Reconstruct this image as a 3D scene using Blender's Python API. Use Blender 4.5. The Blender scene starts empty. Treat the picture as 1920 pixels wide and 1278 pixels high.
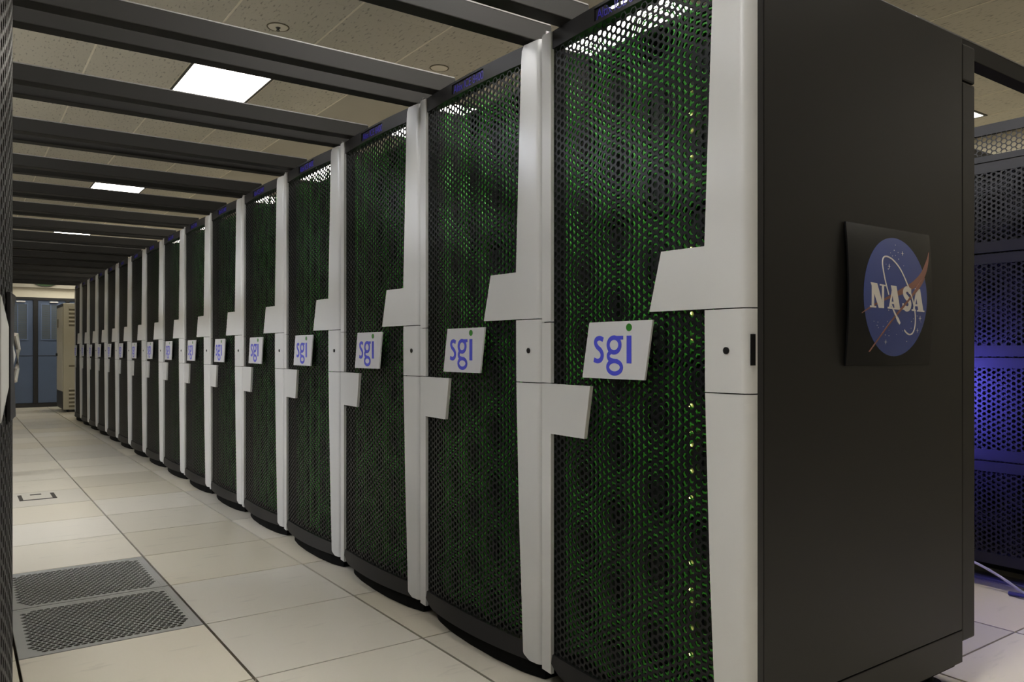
import bpy, bmesh, math, random
from mathutils import Vector
random.seed(7)
SC = bpy.context.scene
COL = SC.collection

# ---------------------------------------------------------------- camera, world, exposure
# world axes: x = across the aisle (p), y = along the aisle (t), z = up
F_PX = 1475.0
CAM_H = 1.047
cam_d = bpy.data.cameras.new('camera')
cam = bpy.data.objects.new('camera', cam_d)
COL.objects.link(cam)
cam_d.sensor_fit = 'HORIZONTAL'
cam_d.sensor_width = 36.0
cam_d.lens = 36.0 * F_PX / 1920.0
cam_d.shift_y = 18.0 / 1920.0
cam_d.clip_start = 0.02
cam.location = (0, 0, CAM_H)
cam.rotation_euler = (math.radians(90), 0, math.radians(-35.27))
SC.camera = cam

world = bpy.data.worlds.new('world')
SC.world = world
world.use_nodes = True
bg = world.node_tree.nodes['Background']
bg.inputs[0].default_value = (0.02, 0.02, 0.02, 1)
bg.inputs[1].default_value = 0.2
SC.view_settings.view_transform = 'Standard'
SC.view_settings.look = 'None'
SC.view_settings.gamma = 1.0
SC.view_settings.use_curve_mapping = False
SC.view_settings.exposure = 1.2
SC.cycles.max_bounces = 5
SC.cycles.diffuse_bounces = 3
SC.cycles.glossy_bounces = 2
SC.cycles.transmission_bounces = 1
LAMP = 6.3           # emission of the ceiling panels
LAMP_NEAR = 34.0          # cool panels beyond the left row
LAMP_MID = 25.0           # panel over the near end of the aisle
LAMP_ROW = 11.0
LAMP_LEFT = 0.9
LAMP_REAR = 5.4
LAMP_COL = (1.0, 0.94, 0.83)
LAMP_COOL = (0.84, 0.88, 1.0)

# ---------------------------------------------------------------- materials
MATS = {}
def mat(name, col, rough=0.5, metal=0.0, noise=0.0, nscale=8.0, emit=None, estr=0.0, spec=0.5, rand=0.0, bump=0.0, bscale=60.0, coat=0.0):
    m = bpy.data.materials.new(name)
    m.use_nodes = True
    nt = m.node_tree
    b = nt.nodes['Principled BSDF']
    b.inputs['Base Color'].default_value = (*col, 1)
    b.inputs['Roughness'].default_value = rough
    b.inputs['Metallic'].default_value = metal
    b.inputs['Specular IOR Level'].default_value = spec
    b.inputs['Coat Weight'].default_value = coat
    if emit:
        b.inputs['Emission Color'].default_value = (*emit, 1)
        b.inputs['Emission Strength'].default_value = estr
    if noise > 0 or rand > 0 or bump > 0:
        tc = nt.nodes.new('ShaderNodeTexCoord')
    if noise > 0 or rand > 0:
        hsv = nt.nodes.new('ShaderNodeHueSaturation')
        hsv.inputs['Color'].default_value = (*col, 1)
        val = nt.nodes.new('ShaderNodeMath'); val.operation = 'ADD'
        val.inputs[0].default_value = 1.0; val.inputs[1].default_value = 0.0
        if noise > 0:
            n = nt.nodes.new('ShaderNodeTexNoise')
            n.inputs['Scale'].default_value = nscale
            n.inputs['Detail'].default_value = 5
            nt.links.new(tc.outputs['Object'], n.inputs['Vector'])
            mr = nt.nodes.new('ShaderNodeMapRange')
            mr.inputs['From Min'].default_value = 0.3; mr.inputs['From Max'].default_value = 0.7
            mr.inputs['To Min'].default_value = 1 - noise; mr.inputs['To Max'].default_value = 1 + noise
            nt.links.new(n.outputs['Fac'], mr.inputs['Value'])
            nt.links.new(mr.outputs['Result'], val.inputs[0])
        if rand > 0:
            oi = nt.nodes.new('ShaderNodeObjectInfo')
            mr2 = nt.nodes.new('ShaderNodeMapRange')
            mr2.inputs['To Min'].default_value = -rand; mr2.inputs['To Max'].default_value = rand
            nt.links.new(oi.outputs['Random'], mr2.inputs['Value'])
            nt.links.new(mr2.outputs['Result'], val.inputs[1])
        nt.links.new(val.outputs[0], hsv.inputs['Value'])
        nt.links.new(hsv.outputs['Color'], b.inputs['Base Color'])
    if bump > 0:
        n2 = nt.nodes.new('ShaderNodeTexNoise')
        n2.inputs['Scale'].default_value = bscale
        nt.links.new(tc.outputs['Object'], n2.inputs['Vector'])
        bp = nt.nodes.new('ShaderNodeBump')
        bp.inputs['Strength'].default_value = bump
        bp.inputs['Distance'].default_value = 0.002
        nt.links.new(n2.outputs['Fac'], bp.inputs['Height'])
        nt.links.new(bp.outputs['Normal'], b.inputs['Normal'])
    MATS[name] = m
    return m

mat('mesh_black', (0.0075, 0.0078, 0.009), 0.42, noise=0.10, nscale=5, spec=0.25)
mat('mesh_grey', (0.022, 0.021, 0.020), 0.5, noise=0.10, nscale=5, spec=0.2)
mat('frame_black', (0.017, 0.0165, 0.017), 0.48, noise=0.08, nscale=6, spec=0.3)
mat('panel_grey', (0.009, 0.0082, 0.0066), 0.48, noise=0.06, nscale=2.5, spec=0.30, bump=0.15, bscale=900)
mat('void_black', (0.004, 0.004, 0.004), 0.8, noise=0.1, spec=0.1)
mat('module_black', (0.012, 0.013, 0.014), 0.5, noise=0.2, nscale=20)
mat('silver', (0.60, 0.60, 0.59), 0.30, noise=0.02, nscale=3, bump=0.04, bscale=700)
mat('silver_plate', (0.60, 0.60, 0.61), 0.28, noise=0.02, nscale=3)
mat('green_mesh', (0.070, 0.45, 0.045), 0.45, noise=0.25, nscale=3)
mat('logo_blue', (0.075, 0.085, 0.62), 0.35, noise=0.03)
mat('logo_green', (0.035, 0.20, 0.025), 0.35, noise=0.03)
mat('letter_blue', (0.04, 0.028, 0.34), 0.4, noise=0.05)
mat('lock_metal', (0.08, 0.08, 0.08), 0.3, 0.9, noise=0.1, nscale=200)
mat('clip_metal', (0.75, 0.75, 0.74), 0.25, 0.3, noise=0.05)
mat('rubber', (0.012, 0.012, 0.012), 0.7, noise=0.1)
mat('rail_grey', (0.015, 0.014, 0.012), 0.6, noise=0.05, nscale=3, spec=0.13)
mat('rail_edge_lit', (0.14, 0.13, 0.12), 0.5, 0.0, noise=0.05)
mat('led_green', (0.3, 0.6, 0.05), 0.4, emit=(0.55, 1.0, 0.10), estr=5.0)
mat('led_yellow', (0.6, 0.6, 0.1), 0.4, emit=(0.9, 1.0, 0.22), estr=7.0)
mat('lamp', (0.8, 0.8, 0.8), 0.5, emit=LAMP_COL, estr=LAMP)
mat('lamp_mid', (0.8, 0.8, 0.8), 0.5, emit=(0.98, 0.95, 0.92), estr=LAMP_MID)
mat('lamp_row', (0.8, 0.8, 0.8), 0.5, emit=(0.96, 0.95, 0.95), estr=LAMP_ROW)
mat('lamp_left', (0.8, 0.8, 0.8), 0.5, emit=LAMP_COL, estr=LAMP_LEFT)
mat('lamp_rear', (0.8, 0.8, 0.8), 0.5, emit=LAMP_COL, estr=LAMP_REAR)
mat('lamp_cool', (0.8, 0.8, 0.8), 0.5, emit=LAMP_COOL, estr=LAMP_NEAR)
mat('lamp_frame', (0.05, 0.05, 0.045), 0.5, noise=0.1)
mat('plaque_black', (0.008, 0.008, 0.009), 0.25, noise=0.1, spec=0.2)
mat('emblem_blue', (0.038, 0.062, 0.24), 0.35, noise=0.03)
mat('emblem_white', (0.72, 0.68, 0.62), 0.4, noise=0.02)
mat('emblem_red', (0.24, 0.10, 0.07), 0.4, noise=0.03)
mat('subfloor', (0.022, 0.017, 0.010), 0.9, noise=0.2, spec=0.1)
mat('grille_grey', (0.33, 0.33, 0.305), 0.5, 0.0, noise=0.08, nscale=4)
mat('cutout_trim', (0.03, 0.025, 0.02), 0.6, noise=0.1)
mat('tile_smooth', (0.47, 0.45, 0.39), 0.75, noise=0.03, nscale=2)
mat('grid_bar', (0.85, 0.80, 0.68), 0.6, noise=0.03)
mat('wall_cream', (0.66, 0.62, 0.50), 0.8, noise=0.03, nscale=2)
mat('wall_shade', (0.36, 0.34, 0.28), 0.85, noise=0.03, nscale=2)
mat('wall_dark', (0.10, 0.095, 0.08), 0.8, noise=0.03, nscale=2)
mat('door_blue', (0.085, 0.120, 0.195), 0.45, noise=0.05, nscale=3)
mat('door_trim', (0.12, 0.165, 0.27), 0.45, noise=0.05)
mat('door_frame', (0.012, 0.012, 0.012), 0.5, noise=0.1)
mat('blind', (0.14, 0.17, 0.20), 0.5, noise=0.1)
mat('sign_green', (0.022, 0.060, 0.014), 0.5, noise=0.05)
mat('unit_beige', (0.42, 0.39, 0.29), 0.5, noise=0.03, nscale=4)
mat('unit_light', (0.60, 0.565, 0.46), 0.5, noise=0.03, nscale=4)
mat('unit_slot', (0.14, 0.12, 0.075), 0.7, noise=0.05)
mat('chrome', (0.85, 0.82, 0.74), 0.22, 0.6, noise=0.02)
mat('cable_grey', (0.45, 0.44, 0.47), 0.5, noise=0.03)
mat('cable_blue', (0.03, 0.03, 0.14), 0.5, noise=0.03)
mat('added_blue_glow', (0.1, 0.1, 0.6), 0.4, emit=(0.14, 0.12, 1.0), estr=1000.0)
mat('row_black', (0.013, 0.013, 0.016), 0.34, noise=0.08, nscale=6, spec=0.35)
mat('strip_metal', (0.30, 0.30, 0.33), 0.4, 0.2, noise=0.05)

def tile_material():
    m = mat('floor_tile', (0.635, 0.59, 0.485), 0.32, noise=0.0, rand=0.12)
    nt = m.node_tree; b = nt.nodes['Principled BSDF']
    tc = next(n for n in nt.nodes if n.type == 'TEX_COORD')
    hsv = next(n for n in nt.nodes if n.type == 'HUE_SAT')
    oi = next(n for n in nt.nodes if n.type == 'OBJECT_INFO')
    n = nt.nodes.new('ShaderNodeTexNoise'); n.inputs['Scale'].default_value = 5; n.inputs['Detail'].default_value = 6
    ad = nt.nodes.new('ShaderNodeVectorMath'); ad.operation = 'ADD'
    nt.links.new(tc.outputs['Object'], ad.inputs[0])
    sc = nt.nodes.new('ShaderNodeVectorMath'); sc.operation = 'SCALE'
    sc.inputs[0].default_value = (37, 91, 53)
    nt.links.new(oi.outputs['Random'], sc.inputs['Scale'])
    nt.links.new(sc.outputs[0], ad.inputs[1])
    mp = nt.nodes.new('ShaderNodeMapping'); mp.inputs['Scale'].default_value = (1.0, 5.0, 1.0)
    nt.links.new(ad.outputs[0], mp.inputs['Vector'])
    nt.links.new(mp.outputs[0], n.inputs['Vector'])
    cr = nt.nodes.new('ShaderNodeMapRange')
    cr.inputs['From Min'].default_value = 0.62; cr.inputs['From Max'].default_value = 0.8
    cr.inputs['To Min'].default_value = 1.0; cr.inputs['To Max'].default_value = 0.72
    nt.links.new(n.outputs['Fac'], cr.inputs['Value'])
    mx = nt.nodes.new('ShaderNodeMix'); mx.data_type = 'RGBA'; mx.blend_type = 'MULTIPLY'
    mx.inputs['Factor'].default_value = 1.0
    nt.links.new(hsv.outputs['Color'], mx.inputs['A'])
    nt.links.new(cr.outputs['Result'], mx.inputs['B'])
    nt.links.new(mx.outputs['Result'], b.inputs['Base Color'])
    # greyer and browner tiles
    mr = nt.nodes.new('ShaderNodeMapRange'); mr.inputs['To Min'].default_value = 0.75; mr.inputs['To Max'].default_value = 1.2
    fr = nt.nodes.new('ShaderNodeMath'); fr.operation = 'FRACT'
    ml = nt.nodes.new('ShaderNodeMath'); ml.operation = 'MULTIPLY'; ml.inputs[1].default_value = 17.3
    nt.links.new(oi.outputs['Random'], ml.inputs[0]); nt.links.new(ml.outputs[0], fr.inputs[0])
    nt.links.new(fr.outputs[0], mr.inputs['Value']); nt.links.new(mr.outputs['Result'], hsv.inputs['Saturation'])
tile_material()

def ceiling_material():
    m = mat('ceiling_tile', (0.62, 0.59, 0.51), 0.85, rand=0.04)
    nt = m.node_tree; b = nt.nodes['Principled BSDF']
    tc = next(n for n in nt.nodes if n.type == 'TEX_COORD')
    hsv = next(n for n in nt.nodes if n.type == 'HUE_SAT')
    mp = nt.nodes.new('ShaderNodeMapping'); mp.inputs['Scale'].default_value = (1.0, 0.30, 1.0)
    nt.links.new(tc.outputs['Object'], mp.inputs['Vector'])
    n = nt.nodes.new('ShaderNodeTexNoise'); n.inputs['Scale'].default_value = 60; n.inputs['Detail'].default_value = 4
    nt.links.new(mp.outputs[0], n.inputs['Vector'])
    cr = nt.nodes.new('ShaderNodeMapRange')
    cr.inputs['From Min'].default_value = 0.58; cr.inputs['From Max'].default_value = 0.68
    cr.inputs['To Min'].default_value = 1.0; cr.inputs['To Max'].default_value = 0.55
    nt.links.new(n.outputs['Fac'], cr.inputs['Value'])
    mx = nt.nodes.new('ShaderNodeMix'); mx.data_type = 'RGBA'; mx.blend_type = 'MULTIPLY'
    mx.inputs['Factor'].default_value = 1.0
    nt.links.new(hsv.outputs['Color'], mx.inputs['A'])
    nt.links.new(cr.outputs['Result'], mx.inputs['B'])
    nt.links.new(mx.outputs['Result'], b.inputs['Base Color'])
ceiling_material()

# ---------------------------------------------------------------- mesh helpers
class MB:
    def __init__(self):
        self.v = []; self.f = []
    def add(self, vs, fs):
        k = len(self.v)
        self.v += [tuple(q) for q in vs]
        self.f += [tuple(i + k for i in f) for f in fs]
        return self
    def box(self, x0, x1, y0, y1, z0, z1):
        vs = [(x0,y0,z0),(x1,y0,z0),(x1,y1,z0),(x0,y1,z0),(x0,y0,z1),(x1,y0,z1),(x1,y1,z1),(x0,y1,z1)]
        return self.add(vs, [(0,3,2,1),(4,5,6,7),(0,1,5,4),(1,2,6,5),(2,3,7,6),(3,0,4,7)])
    def slab(self, front, back, nu, nv):
        """closed slab from two grids of (nu+1)*(nv+1) points, row-major in v"""
        n = (nu+1)*(nv+1)
        fs = []
        for j in range(nv):
            for i in range(nu):
                a = j*(nu+1)+i
                fs.append((a, a+1, a+nu+2, a+nu+1))
                fs.append((n+a, n+a+nu+1, n+a+nu+2, n+a+1))
        def side(idx):
            for a, b in zip(idx, idx[1:]):
                fs.append((a, n+a, n+b, b))
        side([i for i in range(nu+1)])
        side([nv*(nu+1)+i for i in reversed(range(nu+1))])
        side([j*(nu+1) for j in reversed(range(nv+1))])
        side([j*(nu+1)+nu for j in range(nv+1)])
        return self.add(front+back, fs)
    def prism(self, poly, fn, d0, d1):
        """poly = (a,b) outline; fn(a,b,d) -> xyz; closed prism between depth d0 and d1"""
        n = len(poly)
        vs = [fn(a,b,d0) for a,b in poly] + [fn(a,b,d1) for a,b in poly]
        fs = [tuple(range(n)), tuple(reversed(range(n, 2*n)))]
        for i in range(n):
            j = (i+1) % n
            fs.append((i, n+i, n+j, j))
        return self.add(vs, fs)
    def tube(self, pts, r, seg=10, cap=True):
        pts = [Vector(q) for q in pts]
        rings = []
        up = Vector((0,0,1))
        for i, q in enumerate(pts):
            d = (pts[min(i+1,len(pts)-1)] - pts[max(i-1,0)]).normalized()
            s = d.cross(up)
            if s.length < 1e-3: s = d.cross(Vector((1,0,0)))
            s.normalize(); w = s.cross(d)
            rr = r[i] if isinstance(r, (list, tuple)) else r
            rings.append([q + (s*math.cos(a) + w*math.sin(a))*rr for a in [2*math.pi*k/seg for k in range(seg)]])
        vs = [p for ring in rings for p in ring]
        fs = []
        for i in range(len(pts)-1):
            for k in range(seg):
                a = i*seg+k; b = i*seg+(k+1) % seg
                fs.append((a, b, b+seg, a+seg))
        if cap:
            fs.append(tuple(reversed(range(seg)))); fs.append(tuple(range((len(pts)-1)*seg, len(pts)*seg)))
        return self.add(vs, fs)
    def cyl(self, c, axis, r, h, seg=20, r2=None):
        c = Vector(c); ax = Vector(axis).normalized()
        return self.tube([c, c+ax*h], [r, r if r2 is None else r2], seg)
    def mesh(self, name, material, bevel=0.0, smooth=False):
        me = bpy.data.meshes.new(name)
        me.from_pydata(self.v, [], self.f)
        bm = bmesh.new(); bm.from_mesh(me)
        bmesh.ops.remove_doubles(bm, verts=bm.verts, dist=1e-6)
        bmesh.ops.recalc_face_normals(bm, faces=bm.faces)
        if bevel > 0:
            ed = [e for e in bm.edges if len(e.link_faces) == 2 and e.calc_face_angle(0) > 0.7]
            bmesh.ops.bevel(bm, geom=ed, offset=bevel, segments=2, affect='EDGES', profile=0.6, clamp_overlap=True)
        bm.to_mesh(me); bm.free()
        if smooth:
            for p in me.polygons: p.use_smooth = True
            try: me.set_sharp_from_angle(angle=math.radians(32))
            except Exception: pass
        me.materials.append(MATS[material])
        return me
    def raw(self, name, material):
        me = bpy.data.meshes.new(name)
        me.from_pydata(self.v, [], self.f)
        me.validate()
        me.materials.append(MATS[material])
        return me

def obj(name, me, parent=None):
    o = bpy.data.objects.new(name, me)
    COL.objects.link(o)
    if parent is not None: o.parent = parent
    return o
def tag(o, label=None, cat=None, group=None, kind=None):
    if label: o['label'] = label
    if cat: o['category'] = cat
    if group: o['group'] = group
    if kind: o['kind'] = kind
    return o
def empty(name, loc, rz=0.0):
    o = bpy.data.objects.new(name, None)
    COL.objects.link(o)
    o.empty_display_size = 0.1
    o.location = loc; o.rotation_euler = (0, 0, rz)
    return o
def copy_tree(o, parent=None):
    c = o.copy(); COL.objects.link(c); c.parent = parent
    for ch in list(o.children): copy_tree(ch, c)
    return c
ORD = ['first','second','third','fourth','fifth','sixth','seventh','eighth','ninth','tenth','eleventh','twelfth',
       'thirteenth','fourteenth','fifteenth','sixteenth']

def catmull(pts, n=6, closed=False):
    out = []
    N = len(pts)
    rng = range(N) if closed else range(N-1)
    for i in rng:
        if closed: p0,p1,p2,p3 = pts[(i-1)%N],pts[i],pts[(i+1)%N],pts[(i+2)%N]
        else: p0,p1,p2,p3 = pts[max(i-1,0)],pts[i],pts[i+1],pts[min(i+2,N-1)]
        for k in range(n):
            s = k/n
            out.append(tuple(0.5*((2*p1[d])+(-p0[d]+p2[d])*s+(2*p0[d]-5*p1[d]+4*p2[d]-p3[d])*s*s+(-p0[d]+3*p1[d]-3*p2[d]+p3[d])*s**3) for d in (0,1)))
    if not closed: out.append(tuple(pts[-1]))
    return out
def stroke(mb, pts, w, fn, d0, d1, closed=False):
    """flat ribbon of width w (number or list) along pts"""
    N = len(pts)
    L = []; R = []
    for i in range(N):
        a = pts[(i-1) % N] if (closed or i > 0) else pts[i]
        b = pts[(i+1) % N] if (closed or i < N-1) else pts[i]
        dx, dy = b[0]-a[0], b[1]-a[1]
        l = math.hypot(dx, dy) or 1.0
        ww = (w[i] if isinstance(w, list) else w)/2
        L.append((pts[i][0]-dy/l*ww, pts[i][1]+dx/l*ww)); R.append((pts[i][0]+dy/l*ww, pts[i][1]-dx/l*ww))
    vs = [fn(a,b,d0) for a,b in L]+[fn(a,b,d0) for a,b in R]+[fn(a,b,d1) for a,b in L]+[fn(a,b,d1) for a,b in R]
    fs = []
    M = N if closed else N-1
    for i in range(M):
        j = (i+1) % N
        fs += [(i,j,N+j,N+i),(2*N+i,3*N+i,3*N+j,2*N+j),(i,2*N+i,2*N+j,j),(N+i,N+j,3*N+j,3*N+i)]
    if not closed:
        fs += [(0,N,3*N,2*N),(N-1,3*N-1,4*N-1,2*N-1)]
    return mb.add(vs, fs)

def hexmesh(mb, u0, u1, h0, h1, pitch, hole, thick, fn, keep=None):
    """perforated honeycomb sheet with flat-topped hexagonal holes; fn(u,h,d) -> xyz"""
    R = pitch/math.sqrt(3.0)
    cs = 1.5*R
    nu = int((u1-u0)/cs); nh = int((h1-h0)/pitch)
    co = [(math.cos(k*math.pi/3), math.sin(k*math.pi/3)) for k in range(6)]
    base = [(0,1,7,6),(1,2,8,7),(2,3,9,8),(3,4,10,9),(4,5,11,10),(5,0,6,11)]
    wall = [(6,7,13,12),(7,8,14,13),(8,9,15,14),(9,10,16,15),(10,11,17,16),(11,6,12,17)]
    fs = base+wall
    full = [tuple(range(6))]
    for i in range(nu):
        cu = u0 + R + i*cs
        for j in range(nh):
            ch = h0 + pitch*0.5 + j*pitch + (pitch*0.5 if i % 2 else 0)
            if ch + pitch*0.5 > h1 + 1e-6: continue
            vs = [fn(cu+R*c, ch+R*s, 0) for c, s in co]
            if keep and not keep(cu, ch):
                mb.add(vs, full); continue
            vs += [fn(cu+R*hole*c, ch+R*hole*s, 0) for c, s in co]
            vs += [fn(cu+R*hole*c, ch+R*hole*s, thick) for c, s in co]
            mb.add(vs, fs)
    return mb

# ---------------------------------------------------------------- the setting
P_END = 17.0; P_LEFT = -4.6; P_RIGHT = 8.2; T_NEAR = -2.0
CEIL = CAM_H + 2.09
TILE = 0.6096
FP0, FT0 = 0.170, 3.138         # floor grid origin
CP0, CT0 = 1.393, 5.70          # ceiling grid origin

floor = obj('floor', MB().box(P_LEFT, P_RIGHT, T_NEAR, P_END, -0.20, -0.0125).mesh('floor', 'subfloor'))
tag(floor, kind='structure')
g = 0.0048
gy = 0.0036
tile_me = MB().box(-TILE/2+g, TILE/2-g, -TILE/2+gy, TILE/2-gy, -0.012, 0.0).mesh('floor_tile', 'floor_tile')
PERF = {(0, 0), (0, 1)}
rest = MB()
perf_spots = []
for i in range(-8, 13):
    for j in range(-8, 23):
        cx = FP0 + (i+0.5)*TILE; cy = FT0 + (j+0.5)*TILE
        if cx < P_LEFT or cx > P_RIGHT or cy < T_NEAR or cy > P_END + 0.2: continue
        if (i, j) in PERF:
            perf_spots.append((cx, cy)); continue
        if -1 <= i <= 5 and cy > 0.2:
            o = obj('floor_tile', tile_me, floor); o.location = (cx, cy, 0)
            if (i, j) == (0, 5): cut_spot = o
        else:
            rest.box(cx-TILE/2+g, cx+TILE/2-g, cy-TILE/2+gy, cy+TILE/2-gy, -0.012, 0.0)
o = obj('floor_tile_field', rest.raw('floor_tile_field', 'floor_tile'), floor); o['kind'] = 'stuff'
# perforated airflow tiles (hexagonal lattice of holes with chamfered corners of the field)
pm = MB()
e = TILE/2 - g
def keep(u, h):
    a, b = abs(u), abs(h)
    return a < 0.262 and b < 0.268 and a + b < 0.485
hexmesh(pm, -0.2970, 0.3000, -0.2940, 0.2945, 0.0245, 0.84, 0.003, lambda u, h, d: (h, u, -d), lambda u, h: keep(h, u))
for (x0, x1, y0, y1) in ((-e, -0.274, -e, e), (0.274, e, -e, e), (-0.274, 0.274, -e, -0.277), (-0.274, 0.274, 0.277, e)):
    pm.box(x0, x1, y0, y1, -0.012, 0.0004)
perf_me = pm.mesh('grille_tile', 'grille_grey')
for cx, cy in perf_spots:
    o = obj('perforated_tile', perf_me, floor); o.location = (cx, cy, 0)
    o['label'] = 'grey perforated airflow floor tile'
# cable cut-out with dark edging in one tile
cu = MB()
x0, x1, y0, y1 = 0.375, 0.578, 6.45, 6.69
cu.box(x0-0.012, x0+0.012, y0, y1, -0.001, 0.002); cu.box(x1-0.012, x1+0.012, y0, y1, -0.001, 0.002)
cu.box(x0-0.012, x1+0.012, y0-0.012, y0+0.012, -0.001, 0.002)
cu.box(0.44, 0.51, 6.655, 6.69, -0.001, 0.002)
o = obj('cable_cutout_edging', cu.mesh('cable_cutout_edging', 'cutout_trim'), floor)

# ceiling
ceiling = obj('ceiling', MB().box(P_LEFT, P_RIGHT, T_NEAR, P_END, CEIL+0.03, CEIL+0.06).mesh('ceiling', 'wall_shade'))
tag(ceiling, kind='structure')
CL = 1.2192
gc = 0.003
ct_me = MB().box(-TILE/2+gc, TILE/2-gc, -CL/2+0.0006, CL/2-0.0006, 0.0, 0.02).mesh('ceiling_tile', 'ceiling_tile')
cs_me = MB().box(-TILE/2+gc, TILE/2-gc, -CL/2+0.0006, CL/2-0.0006, 0.0, 0.02).mesh('ceiling_panel', 'tile_smooth')
LIGHTS = {}
for j in (-4, 0, 4, 8): LIGHTS[(0, j)] = 'front'
for j in (-4, -2, 0, 2, 4, 6, 8): LIGHTS[(3, j)] = 'rear'
for j in (-6, -2, 2, 6): LIGHTS[(9, j)] = 'far'
for j in (-4, -2, 0, 2, 4, 6, 8): LIGHTS[(-4, j)] = 'left'
for j in (-4, 0): LIGHTS[(-7, j)] = 'side'
for i_, j_ in ((-3, -6), (0, -6)): LIGHTS[(i_, j_)] = 'near'  # unseen panels added for more light on the near racks
for i in range(-10, 12):
    cx = CP0 + (i+0.5)*TILE
    if cx - TILE/2 < P_LEFT - 0.3 or cx > P_RIGHT: continue
    for j in range(-6, 10):
        cy = CT0 + (j+0.5)*CL
        if cy < T_NEAR or cy > P_END + 0.5 or (i, j) in LIGHTS: continue
        o = obj('ceiling_tile', cs_me if (i in (2,) and 0 <= j <= 5) else ct_me, ceiling)
        o.location = (cx, cy, CEIL)
        o.rotation_euler = (0, 0, math.pi*random.choice((0, 1)))
bar_me = MB().box(-0.006, 0.006, T_NEAR, P_END, -0.002, 0.012).mesh('grid_bar', 'grid_bar')
for i in range(-10, 13):
    cx = CP0 + i*TILE
    if P_LEFT < cx < P_RIGHT:
        o = obj('grid_bar', bar_me, ceiling); o.location = (cx, 0, CEIL)

def wall(name, x0, x1, y0, y1, z0, z1, m):
    return tag(obj(name, MB().box(x0, x1, y0, y1, z0, z1).mesh(name, m)), kind='structure')
wall('wall_left', P_LEFT-0.1, P_LEFT, T_NEAR, P_END, -0.2, CEIL+0.06, 'wall_cream')
wall('wall_right', P_RIGHT, P_RIGHT+0.1, T_NEAR, P_END, -0.2, CEIL+0.06, 'wall_cream')
wall('wall_front', P_LEFT-0.1, P_RIGHT+0.1, T_NEAR-0.1, T_NEAR, -0.2, CEIL+0.06, 'wall_dark')
wb = wall('wall_back', P_LEFT-0.1, P_RIGHT+0.1, P_END, P_END+0.1, -0.2, CEIL+0.06, 'wall_cream')
tag(obj('shaded_wall_band', MB().box(P_LEFT, P_RIGHT, P_END-0.06, P_END, 2.21, CEIL).mesh('shaded_wall_band', 'wall_shade', bevel=0.004)), kind='structure')  # upper wall band, its shade put into the darker colour

# blue doors in the back wall: black frame, four leaves with louvred windows
yb = P_END - 0.02
fr = MB()
leaves = [(0.16, 0.66), (0.72, 1.17), (1.245, 1.695), (1.755, 2.255)]
fr.box(0.08, 2.33, yb-0.03, P_END+0.01, 1.985, 2.03)
fr.box(0.08, 2.33, yb-0.03, P_END+0.01, 0.0, 0.075)
for a, b in ((0.08, 0.16), (0.66, 0.72), (1.17, 1.245), (1.695, 1.755), (2.255, 2.33)):
    fr.box(a, b, yb-0.03, P_END+0.01, 0.075, 1.985)
tag(obj('trim_2', fr.mesh('door_frame', 'door_frame', bevel=0.003)), kind='structure')
for k, (a, b) in enumerate(leaves):
    d = obj('door_%d' % (k+1), MB().box(a+0.003, b-0.003, yb-0.01, P_END+0.01, 0.08, 1.983).mesh('door_leaf', 'door_blue', bevel=0.002))
    tag(d, kind='structure')
    wx0, wx1 = a+0.06, b-0.10
    z0, z1 = 1.26, 1.90
    wf = MB()
    wf.box(wx0-0.018, wx0, yb-0.022, yb-0.008, z0-0.018, z1+0.018); wf.box(wx1, wx1+0.018, yb-0.022, yb-0.008, z0-0.018, z1+0.018)
    wf.box(wx0, wx1, yb-0.022, yb-0.008, z1, z1+0.018); wf.box(wx0, wx1, yb-0.022, yb-0.008, z0-0.018, z0)
    xm = (wx0+wx1)/2
    wf.box(xm-0.01, xm+0.01, yb-0.022, yb-0.008, z0, z1)
    obj('window_frame', wf.mesh('window_frame', 'door_trim', bevel=0.001), d)
    sl = MB(); sl.add([(0, 0.002, -0.018), (wx1-wx0, 0.002, -0.018), (wx1-wx0, -0.008, 0.016), (0, -0.008, 0.016),
                       (0, 0.005, -0.018), (wx1-wx0, 0.005, -0.018), (wx1-wx0, -0.005, 0.016), (0, -0.005, 0.016)],
                      [(0,1,2,3),(7,6,5,4),(0,4,5,1),(1,5,6,2),(2,6,7,3),(3,7,4,0)])
    sm = sl.mesh('louvre_slat', 'blind')
    for q in range(16):
        s = obj('louvre_slat', sm, d); s.location = (wx0, yb-0.012, z0+0.02+q*0.04)
    obj('mid_rail', MB().box(a+0.003, b-0.003, yb-0.014, yb-0.008, 0.945, 0.955).mesh('mid_rail', 'door_frame'), d)
    obj('door_closer', MB().box(xm-0.02, xm+0.12, yb-0.05, yb-0.01, 1.935, 1.96).mesh('door_closer', 'clip_metal', bevel=0.003), d)

# ---------------------------------------------------------------- ceiling lights
def ceiling_light(i, j, m, label, group):
    cx = CP0 + (i+0.5)*TILE; cy = CT0 + (j+0.5)*CL
    t = empty('ceiling_light', (cx, cy, CEIL))
    tag(t, label, 'light', group)
    a, b = TILE/2-0.004, CL/2-0.004
    f = MB()
    for (x0, x1, y0, y1) in ((-a, -a+0.02, -b, b), (a-0.02, a, -b, b), (-a+0.02, a-0.02, -b, -b+0.02), (-a+0.02, a-0.02, b-0.02, b)):
        f.box(x0, x1, y0, y1, -0.006, 0.02)
    obj('frame', f.mesh('light_frame', 'lamp_frame'), t)
    obj('diffuser', MB().box(-a+0.02, a-0.02, -b+0.02, b-0.02, 0.0, 0.015).mesh('diffuser', m), t)
fl = {-4: 'unseen ceiling light above the near end of the emblem rack', 0: 'largest bright ceiling light seen between the overhead rails',
      4: 'middle ceiling light glowing between rails farther down the aisle', 8: 'farthest and smallest ceiling light, a sliver between rails'}
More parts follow.
